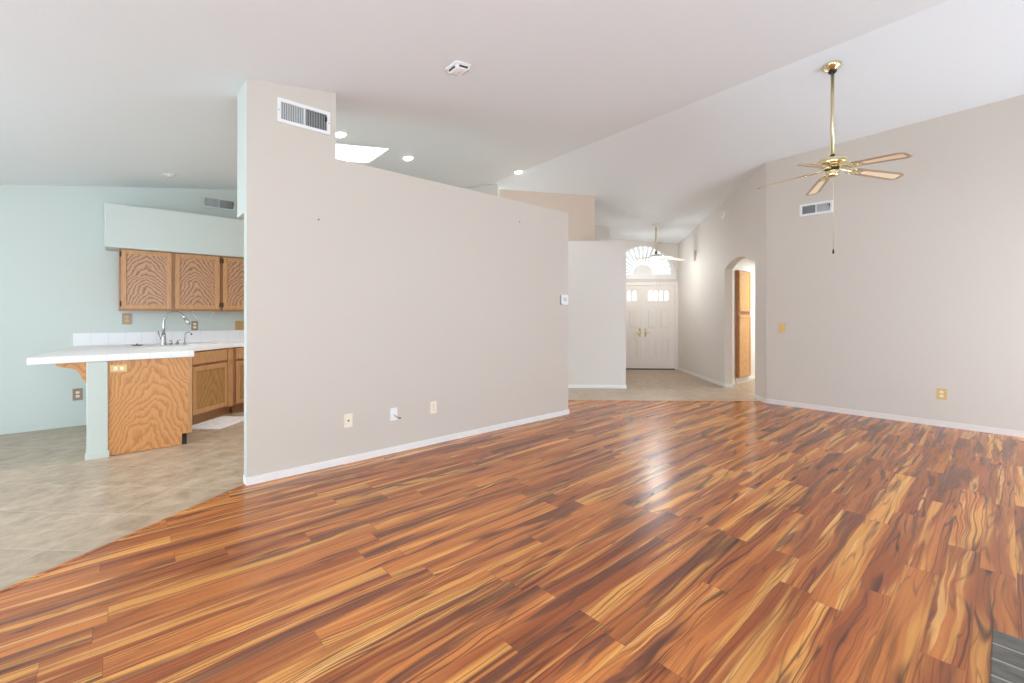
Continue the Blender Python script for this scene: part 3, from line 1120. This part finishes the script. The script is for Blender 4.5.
m.lathe([(0, 0.0005), (0.035, 0.0005), (0.052, 0.010), (0.056, 0.012), (0.054, 0.015), (0.03, 0.006), (0, 0.006)], (0.20, 6.90, ct1), Z, 24)
m.build('dish', M['chrome'], root)
m = MB()
m.lathe([(0, 0.006), (0.006, 0.006), (0.005, 0.016), (0.010, 0.020), (0.008, 0.026), (0, 0.027)], (0.20, 6.90, ct1), Z, 12)
m.build('knob', M['black'], root)

# corbel under the bar overhang
b = MB()
prof = [(-0.189, 0.884), (-0.385, 0.884), (-0.385, 0.866), (-0.36, 0.853), (-0.325, 0.842), (-0.285, 0.832), (-0.255, 0.815), (-0.235, 0.785), (-0.222, 0.748), (-0.207, 0.715), (-0.195, 0.692), (-0.189, 0.688)]
b.prism(prof, (0, 5.56, 0), X, Z, Y, 0.04)
tag(b.build('corbel', M['oak_ply'], bevel=0.002), 'scrolled oak corbel bracket under the bar overhang', 'corbel')

# towel hooks under the wall cabinets
for lab, u in (('clear plastic hook under the wall cabinet nearest the faucet spout', 0.785), ('clear plastic hook under the wall cabinet farther right along the wall', 1.0)):
    root = thing('hook', lab, 'hook', (u, 7.2, 1.364), 0, 'clear hooks under the cabinet')
    m = MB()
    m.box(u - .03, u + .03, 7.19, 7.215, 1.359, 1.3635)
    m.build('plate', M['clear'], root)
    m = MB()
    s = 1 if u < 0.9 else -1
    m.tube([(u - .02 * s, 7.2, 1.36), (u, 7.2, 1.32), (u + .025 * s, 7.2, 1.285), (u + .035 * s, 7.19, 1.275)], [.010, .010, .009, .006], 8)
    m.build('arm', M['clear'], root)

# rag rug
r0 = pq(4.895, -3.62)          # front right corner
root = thing('rag_rug', 'white and pink woven rag rug on the kitchen tile by the sink cabinet', 'rug', r0 + FP * .45 - FQ * .27, math.radians(45))
m = MB()
nx, ny = 24, 16
L_, W_ = 0.62, 0.435
grid = [[m.bm.verts.new(r0 + FP * (L_ * i / nx) - FQ * (W_ * j / ny) + Z * (0.008 + 0.003 * math.sin(i * 1.3) * math.sin(j * .9))) for j in range(ny + 1)] for i in range(nx + 1)]
for i in range(nx):
    for j in range(ny):
        m.bm.faces.new((grid[i][j], grid[i + 1][j], grid[i + 1][j + 1], grid[i][j + 1]))
r = bmesh.ops.extrude_face_region(m.bm, geom=list(m.bm.faces))
vs = [g for g in r['geom'] if isinstance(g, bmesh.types.BMVert)]
for v in vs:
    v.co.z = 0.0012
m.build('weave', M['rug'], root)
m = MB()
for i in range(26):
    s = W_ * (i + .5) / 26
    for e in (0,):
        p0 = r0 - FQ * s + Z * .006
        j1, j2 = random.uniform(-.008, .008), random.uniform(.02, .04)
        m.tube([p0, p0 - FP * j2 * .5 + FQ * j1 + Z * .001, p0 - FP * j2 + FQ * j1 * 1.5 - Z * .002], .003, 5)
f = m.build('fringe', M['rug'], root)
f['kind'] = 'stuff'


# ------------------------------------------------------------------ wall plates
def plate(name, label, cat, O, ax, n, w, h, mat, kind, insert='almond', group=None, up=Z):
    O = Vector(O)
    root = thing(name, label, cat, O, math.atan2(ax.y, ax.x), group)
    fr = (O, ax, up, n)
    m = MB()
    m.prism(rrect(-w / 2, w / 2, -h / 2, h / 2, 0.006, 3), O + n * .0004, ax, up, n, 0.0055)
    m.build('cover_plate', M[mat], root, bevel=0.002)
    if kind in ('outlet', 'outlet2'):
        for s in (-1, 1):
            m = MB()
            c = s * 0.022
            m.prism([(x, y + c) for x, y in rrect(-.0165, .0165, -.014, .014, .009, 4)], O + n * .0055, ax, up, n, 0.003)
            rc = m.build('receptacle', M[insert], root)
            m = MB()
            for xx, hh_ in ((-.006, .008), (.006, .007)):
                m.fbox(fr, xx - .0012, xx + .0012, c - hh_ / 2 + .002, c + hh_ / 2 + .002, .0085, .009)
            m.prism([(x, y + c - .008) for x, y in arc(0, 0, .0025, 0, 330, 8)], O + n * .0085, ax, up, n, .0005)
            m.build('slot', M['dark'], rc)
        m = MB()
        m.lathe([(0, .006), (.003, .006), (.0025, .0075), (0, .0078)], O, n, 10)
        m.build('screw', M['chrome'], root)
    elif kind == 'switch':
        m = MB()
        m.fbox(fr, -.006, .006, -.013, .013, .005, .008)
        m.fbox(fr, -.004, .004, -.002, .010, .008, .018)
        m.build('toggle', M[insert], root, bevel=.001)
        for s in (-1, 1):
            m = MB()
            m.lathe([(0, .0055), (.003, .0055), (.0025, .0075), (0, .0078)], O + up * (s * .03), n, 10)
            m.build('screw', M['brass'], root)
    elif kind == 'coax':
        m = MB()
        m.lathe([(0, .005), (.008, .005), (.008, .008), (.005, .009), (.0048, .018), (0, .018)], O, n, 12)
        m.build('coax_jack', M['hinge'], root)
    elif kind == 'phone':
        m = MB()
        m.fbox(fr, -.011, .011, -.012, .012, .005, .009)
        m.build('jack', M[insert], root, bevel=.001)
        m = MB()
        e = O + ax * (w / 2 + .004) - up * .038 + n * .002
        m.tube([O + n * .008 - up * .006, O + n * .016 + ax * .015 - up * .022, e + n * .012, e + ax * .012 - up * .004 + n * .014], .0028, 8)
        m.tube([e + ax * .010 - up * .004 + n * .014, e + ax * .024 - up * .007 + n * .014], .0065, 8)
        m.build('cable_end', M['black'], root)
    return root


g = 'cover plates low on the long partition'
plate('cable_plate', 'ivory coax cover plate low on the long partition, leftmost of its three plates', 'cover plate', (1.539, VP, .376), X, -Y, .072, .118, 'ivory', 'coax', group=g)
plate('phone_plate', 'white jack cover plate with short black cable end, between two ivory plates', 'cover plate', (1.975, VP, .369), X, -Y, .072, .118, 'white', 'phone', 'white', group=g)
plate('outlet', 'almond power outlet low on the long partition, nearest the thermostat', 'outlet', (2.41, VP, .374), X, -Y, .072, .122, 'almond', 'outlet', group=g)
plate('light_switch', 'brass light switch plate on the right wall beside the corner', 'light switch', (UR, 2.196, 1.126), -Y, -X, .088, .142, 'brass_plate', 'switch', 'brass_plate')
plate('outlet', 'brass outlet plate low on the right wall', 'outlet', (UR, .520, .384), -Y, -X, .088, .13, 'brass_plate', 'outlet')
g = 'copper plates in the kitchen'
plate('outlet', 'copper outlet plate under the left end of the wall cabinets', 'outlet', (.115, VK, 1.264), X, -Y, .092, .14, 'copper_plate', 'outlet', 'brass_plate', group=g)
plate('outlet', 'copper outlet plate with almond sockets right of the faucet spout', 'outlet', (.808, VK, 1.169), X, -Y, .074, .126, 'copper_plate', 'outlet', group=g)
plate('light_switch', 'brass double switch plate beside the partition above the backsplash', 'light switch', (1.345, VK, 1.165), X, -Y, .13, .13, 'brass_plate', 'switch', 'brass_plate', group=g)
plate('outlet', 'copper outlet plate low on the mint wall under the bar corbel', 'outlet', (-.325, VK, .373), X, -Y, .086, .14, 'copper_plate', 'outlet', group=g)
plate('outlet', 'brass outlet plate lying sideways on the oak bar end panel', 'outlet', (.029, 5.55, .81), Z, -Y, .07, .122, 'brass_plate', 'outlet', 'almond', up=X)

# thermostat on the end of the partition
O = Vector((4.384, VP, 1.512))
root = thing('thermostat', 'white thermostat at the right end of the long partition', 'thermostat', O)
m = MB()
m.prism(rrect(-.062, .062, -.064, .064, .012, 4), O, X, Z, -Y, .008)
m.build('wall_plate', M['vent_in'], root, bevel=.002)
m = MB()
m.prism(rrect(-.058, .060, -.066, .066, .016, 5), O - Y * .008, X, Z, -Y, .024)
m.build('body', M['white'], root, bevel=.006)
m = MB()
m.prism(rrect(-.03, .03, -.022, .028, .004, 3), O - Y * .032, X, Z, -Y, .001)
m.build('display', plain('thermostat_screen', srgb(206, 208, 214), .25), root)

# picture nails left in the partition
for lab, u, z in (('small nail left in the long partition high near its right end', 3.60, 2.42), ('small nail left in the long partition below the air vent', 1.285, 2.115)):
    root = MB()
    root.lathe([(0, 0), (.004, 0), (.004, .006), (.008, .007), (.008, .010), (0, .011)], (u, VP, z), -Y, 10)
    tag(root.build('nail', M['copper_plate']), lab, 'nail', 'nails in the partition')

# chime box and alarm sensor on the entry wall
O = pq(9.83, QE, 2.60)
root = thing('door_chime', 'small pale door chime box on the entry wall near the doors', 'door chime', O, math.radians(45))
m = MB()
m.prism(rrect(-.07, .07, -.11, .11, .015, 3), O, FP, Z, -FQ, .028)
m.build('cover', M['entry'], root, bevel=.008)
O = pq(8.29, QE, 3.14)
root = thing('alarm_sensor', 'round white alarm sounder high on the entry wall above the arch', 'sensor', O, math.radians(45))
m = MB()
m.lathe([(0, 0), (.075, 0), (.075, .02), (.06, .035), (.03, .04), (0, .04)], O, -FQ, 28)
m.build('housing', M['white'], root)
m = MB()
for i in range(3):
    m.fbox((O, FP, Z, -FQ), -.03, .03, -.022 + i * .018, -.016 + i * .018, .038, .041)
m.build('grille', M['vent_in'], root)


# ------------------------------------------------------------------ ceiling fittings
def slope_rot(u):
    # local frame whose -z looks out of the ceiling plane into the room
    gx = 0.163 if u < RIDGE else -0.156
    return (math.atan(-0.031), -math.atan(gx), 0)


def can_light(label, u, v, r, lit):
    root = thing('recessed_light', label, 'recessed light', (u, v, ceil(u, v)), group='recessed ceiling lights', rot=slope_rot(u))
    m = MB()
    m.lathe([(r * .70, .0), (r * .74, -.004), (r * .95, -.007), (r, -.004), (r, .001)], (0, 0, 0), Z, 32)
    m.build('trim_ring', M['white_metal'], root, world=False)
    m = MB()
    m.lathe([(0, -.030), (r * .30, -.028), (r * .52, -.020), (r * .66, -.008), (r * .72, .0005)], (0, 0, 0), Z, 28)
    m.build('lamp', M['lamp'] if lit else M['lamp_off'], root, world=False)
    if lit:
        l = bpy.data.lights.new('can_spot', 'SPOT')
        l.energy = 95
        l.color = (0.95, 1.0, 1.02)
        l.spot_size = math.radians(120)
        l.spot_blend = 0.6
        l.shadow_soft_size = 0.06
        lo = bpy.data.objects.new('can_spot', l)
        COL.objects.link(lo)
        lo.location = (u, v, ceil(u, v) - 0.06)
    return root


can_light('lit recessed light beside the skylight at the end of the air vent wall', 1.815, 4.82, .085, True)
can_light('lit recessed light right of the skylight', 2.95, 5.40, .085, True)
can_light('lit recessed light farthest from the skylight, above the tan wall', 5.20, 5.65, .085, True)
can_light('unlit recessed light in the dim kitchen ceiling at the left', 0.50, 6.71, .085, False)

u, v = 2.13, 3.05
root = thing('smoke_detector', 'white square smoke detector on the sloped ceiling', 'smoke detector', (u, v, ceil(u, v)), rot=slope_rot(u))
m = MB()
m.prism(rrect(-.085, .085, -.085, .085, .03, 5), (0, 0, 0), X, Y, -Z, .012)
m.build('base', M['white'], root, world=False, bevel=.002)
m = MB()
o8 = [(-.078, -.045), (-.045, -.078), (.045, -.078), (.078, -.045), (.078, .045), (.045, .078), (-.045, .078), (-.078, .045)]
m.hexa([Vector((-.076, -.076, -.012)), Vector((.076, -.076, -.012)), Vector((.076, .076, -.012)), Vector((-.076, .076, -.012)),
        Vector((-.058, -.058, -.045)), Vector((.058, -.058, -.045)), Vector((.058, .058, -.045)), Vector((-.058, .058, -.045))])
m.build('cover', M['white'], root, world=False, bevel=.012, seg=3)
m = MB()
for s in (-1, 1):
    m.box(-.042, .042, s * .067 - .006, s * .067 + .006, -.034, -.022)
    m.box(s * .067 - .006, s * .067 + .006, -.042, .042, -.034, -.022)
m.build('sensing_slot', M['dark'], root, world=False)
m = MB()
m.lathe([(0, -.049), (.014, -.049), (.016, -.044), (.016, -.04)], (0, 0, 0), Z, 20)
m.build('test_button', M['lamp_off'], root, world=False)

# ------------------------------------------------------------------ living room ceiling fan (brass)
HU, HV = 5.541, 1.213
HZ = 2.762           # blade root height
CZ = ceil(HU, HV)
root = thing('ceiling_fan', 'brass ceiling fan with five cane insert blades in the living room', 'ceiling fan', (HU, HV, CZ))
rz = lambda z: z + 0.034 - CZ    # heights relative to the mount
m = MB()
tilt = Vector((math.sin(math.atan(-0.156)) * -1, 0, 0))
nrm = Vector((-0.156, -0.031, -1)).normalized()
m.lathe([(0, -.003), (.082, -.003), (.085, .006), (.078, .022), (.060, .040), (.040, .052), (.034, .060), (0, .060)], (0, 0, 0), nrm, 32)
m.build('canopy', M['brass'], root, world=False)
m = MB()
m.lathe([(0, .055), (.038, .056), (.040, .068), (.030, .082), (0, .084)], (0, 0, 0), nrm, 24)
m.build('hanger_ball', M['black'], root, world=False)
m = MB()
m.tube([(0, 0, -.07), (0, 0, rz(2.925))], .0165, 16)
m.build('downrod', M['brass_rod'], root, world=False)
m = MB()
m.lathe([(0, rz(2.935)), (.022, rz(2.935)), (.024, rz(2.905)), (0, rz(2.905))], (0, 0, 0), Z, 20)
m.build('coupler', M['black'], root, world=False)
m = MB()
m.lathe([(0, rz(2.902)), (.05, rz(2.902)), (.09, rz(2.896)), (.126, rz(2.884)), (.136, rz(2.872)), (.136, rz(2.838)), (.130, rz(2.828)), (.11, rz(2.822)), (.085, rz(2.818)), (.07, rz(2.80)), (0, rz(2.80))], (0, 0, 0), Z, 40)
m.build('motor_housing', M['brass'], root, world=False)
m = MB()
m.lathe([(0, rz(2.80)), (.05, rz(2.80)), (.062, rz(2.795)), (.062, rz(2.782)), (.045, rz(2.778)), (.045, rz(2.772)), (0, rz(2.772))], (0, 0, 0), Z, 28)
m.build('flywheel', M['black'], root, world=False)
m = MB()
m.lathe([(0, rz(2.772)), (.052, rz(2.772)), (.058, rz(2.765)), (.058, rz(2.722)), (.050, rz(2.708)), (.02, rz(2.700)), (0, rz(2.700))], (0, 0, 0), Z, 28)
m.build('switch_housing', M['brass'], root, world=False)
m = MB()
m.tube([(.03, .0, rz(2.705)), (.034, 0, rz(2.68)), (.034, 0, rz(1.955))], .0022, 6)
pc = m.build('pull_chain', M['brass_rod'], root, world=False)
m = MB()
m.lathe([(0, rz(1.965)), (.005, rz(1.96)), (.010, rz(1.93)), (.007, rz(1.915)), (0, rz(1.913))], (.034, 0, 0), Z, 12)
mb_ = m.build('bob', M['hinge'], root, world=False)
mb_.parent = pc
mb_.location = mb_.location - pc.location


def fan_blade(parent, Rt, R0, w0, w1, zroot, zdrop, pitch, mf, mi, thick=.007):
    """blade (with inset panel) and its bracket, built along +x of the parent"""
    L = Rt - R0
    sl = math.atan2(zdrop, L)
    ax = Vector((math.cos(sl), 0, -math.sin(sl)))
    ay0 = Vector((0, 1, 0))
    n0 = ax.cross(ay0)
    ay = ay0 * math.cos(pitch) + n0 * math.sin(pitch)
    n = ax.cross(ay)
    O = Vector((R0, 0, zroot))
    h0, h1 = w0 / 2, w1 / 2
    ol = [(0, -h0 * .55), (.03, -h0), (L - .05, -h1), (L, -h1 * .62), (L, h1 * .62), (L - .05, h1), (.03, h0), (0, h0 * .55)]
    m = MB()
    if mi:
        e = .030
        il = [(.10, -h0 * .30), (.125, -h0 + e), (L - .065, -h1 + e), (L - e, -h1 * .5), (L - e, h1 * .5), (L - .065, h1 - e), (.125, h0 - e), (.10, h0 * .30)]
        m.prism(ol, O - n * thick / 2, ax, ay, n, thick, holes=[il])
    else:
        m.prism(ol, O - n * thick / 2, ax, ay, n, thick)
    bl = m.build('blade', mf, parent, world=False, center=False)
    if mi:
        m = MB()
        m.prism([(x, y) for x, y in il], O - n * .002, ax, ay, n, .004)
        m.build('cane_panel', mi, bl, world=False, center=False)
    return bl, O, ax, ay, n


def blade_iron(parent, rin, zin, O, ax, ay, n, mat, blade):
    m = MB()
    a = Vector((rin, 0, zin))
    m.tube([a, a + Vector((.04, 0, -.004)), O - ax * .02 - n * .008, O + ax * .02 - n * .007], [.012, .009, .008, .006], 8)
    for s in (-1, 1):
        pts = []
        for i in range(13):
            t_ = i / 12
            pts.append(O + ax * (-.055 + .115 * t_) + ay * (s * (.008 + .036 * math.sin(PI * t_) )) - n * .007)
        m.tube(pts, .0055, 6)
        cc = O + ax * (-.03) + ay * (s * .030) - n * .007
        m.tube([cc + (ax * math.cos(q_) + ay * math.sin(q_)) * .016 for q_ in [2 * PI * j / 12 for j in range(13)]], .0045, 6)
    m.prism([(.0, -.028), (.05, -.036), (.085, -.02), (.095, 0), (.085, .02), (.05, .036), (.0, .028)], O - n * .0085, ax, ay, n, .004)
    m.build('blade_bracket', mat, blade, world=False, center=False)


for k in range(5):
    a = math.radians(173.2 + 72 * k)
    piv = Matrix.Rotation(a, 4, 'Z')
    bl, O, ax, ay, n = fan_blade(root, .698, .20, .122, .148, rz(2.770), .070, math.radians(-11), M['blade_frame'], M['cane'])
    blade_iron(root, .055, rz(2.785), O, ax, ay, n, M['brass'], bl)
    bl.rotation_euler = (0, 0, a)

# ------------------------------------------------------------------ entry ceiling fan with light kit (white)
EUu, EVv = 8.741, 5.087
EC = ceil(EUu, EVv)
root = thing('ceiling_fan', 'white ceiling fan with lit lamp kit hanging before the front doors', 'ceiling fan', (EUu, EVv, EC))
rz2 = lambda z: z - EC
nr2 = Vector((-0.156, -0.031, -1)).normalized()
m = MB()
m.lathe([(0, -.003), (.085, -.003), (.085, .01), (.06, .04), (.03, .06), (0, .06)], (0, 0, 0), nr2, 28)
m.build('canopy', M['white_metal'], root, world=False)
m = MB()
m.tube([(0, 0, -.05), (0, 0, rz2(2.66))], .017, 14)
m.build('downrod', M['brass_rod'], root, world=False)
m = MB()
m.lathe([(0, rz2(2.69)), (.026, rz2(2.69)), (.026, rz2(2.645)), (0, rz2(2.645))], (0, 0, 0), Z, 18)
m.build('coupler', M['hinge'], root, world=False)
m = MB()
m.lathe([(0, rz2(2.645)), (.05, rz2(2.64)), (.13, rz2(2.61)), (.14, rz2(2.59)), (.13, rz2(2.57)), (.08, rz2(2.56)), (.055, rz2(2.54)), (.055, rz2(2.49)), (0, rz2(2.48))], (0, 0, 0), Z, 32)
m.build('motor_housing', M['white_metal'], root, world=False)
for k in range(5):
    a = math.radians(-47 + 72 * k)
    bl, O, ax, ay, n = fan_blade(root, .62, .20, .11, .13, rz2(2.555), .05, math.radians(-11), M['white_blade'], None)
    blade_iron(root, .09, rz2(2.565), O, ax, ay, n, M['brass'], bl)
    bl.rotation_euler = (0, 0, a)
for k in range(4):
    a = math.radians(20 + 90 * k)
    d = Vector((math.cos(a), math.sin(a), 0))
    c = d * .085 + Z * rz2(2.475)
    axd = (d * .6 - Z * .8).normalized()
    m = MB()
    m.tube([d * .04 + Z * rz2(2.50), c], [.012, .014], 10)
    am = m.build('lamp_arm', M['brass'], root, world=False)
    m = MB()
    m.lathe([(.018, 0), (.035, .02), (.046, .055), (.050, .085), (.062, .10), (.058, .10), (.046, .082), (.042, .055), (.030, .02), (0, .006)], c, axd, 20)
    sh_ = m.build('lamp_shade', M['bulb'], root, world=False)
for x_, zl in ((.02, 1.92), (.085, 1.95)):
    m = MB()
    m.tube([(x_, -x_ * .5, rz2(2.49)), (x_, -x_ * .5, rz2(zl))], .0025, 6)
    m.lathe([(0, rz2(zl)), (.008, rz2(zl) - .01), (.008, rz2(zl) - .03), (0, rz2(zl) - .035)], (x_, -x_ * .5, 0), Z, 10)
    m.build('pull_chain', M['brass_rod'], root, world=False)
pl = bpy.data.lights.new('entry_fan_bulbs', 'POINT')
pl.energy = 24
pl.color = (0.95, 1.0, 1.02)
pl.shadow_soft_size = 0.12
po = bpy.data.objects.new('entry_fan_bulbs', pl)
COL.objects.link(po)
po.location = (EUu, EVv, 2.30)

# ------------------------------------------------------------------ hallway linen cabinet
CU0, CU1 = 8.848, 9.425
root = thing('linen_cabinet', 'tall honey oak linen cabinet seen through the arch', 'cabinet', ((CU0 + CU1) / 2, 3.45, 0))
m = MB()
m.box(CU0, CU1, 3.42, 3.479, 0.115, 2.175)
m.build('body', M['oak_body'], root, bevel=.002)
m = MB()
m.box(CU0 + .005, CU1 - .005, 3.445, 3.479, 0.001, 0.115)
m.build('toe_kick', M['trim'], root)
fr = (Vector((0, 3.42, 0)), X, -Y, Z)
for z0, z1, kz in ((0.125, 1.315, 1.27), (1.385, 2.155, 1.42)):
    d = shaker(root, fr, CU0 + .012, CU1 - .012, z0, z1, mats=('oak_linen', 'oak_linen'), rail=.055)
    m = MB()
    m.lathe([(0, .019), (.007, .019), (.006, .032), (.014, .038), (.013, .046), (0, .049)], (CU0 + .04, 3.42, kz), -Y, 14)
    m.build('knob', M['almond'], d)
area('hall_fill', (9.9, 2.5, 2.42), (9.9, 2.5, 0), 0.4, 0.4, 60, (0.95, 1.0, 1.0))  # added unseen lamp that brightens the hallway beyond the arch

# ------------------------------------------------------------------ hearth slab at the lower right
root = thing('hearth', 'dark grey slate hearth corner on the laminate floor at lower right', 'hearth', (2.2, -0.6, 0.002))
m = MB()
m.box(1.70, 2.70, -1.5, 0.042, 0.002, 0.010)
m.build('slate_tile', M['hearth'], root, bevel=.003)
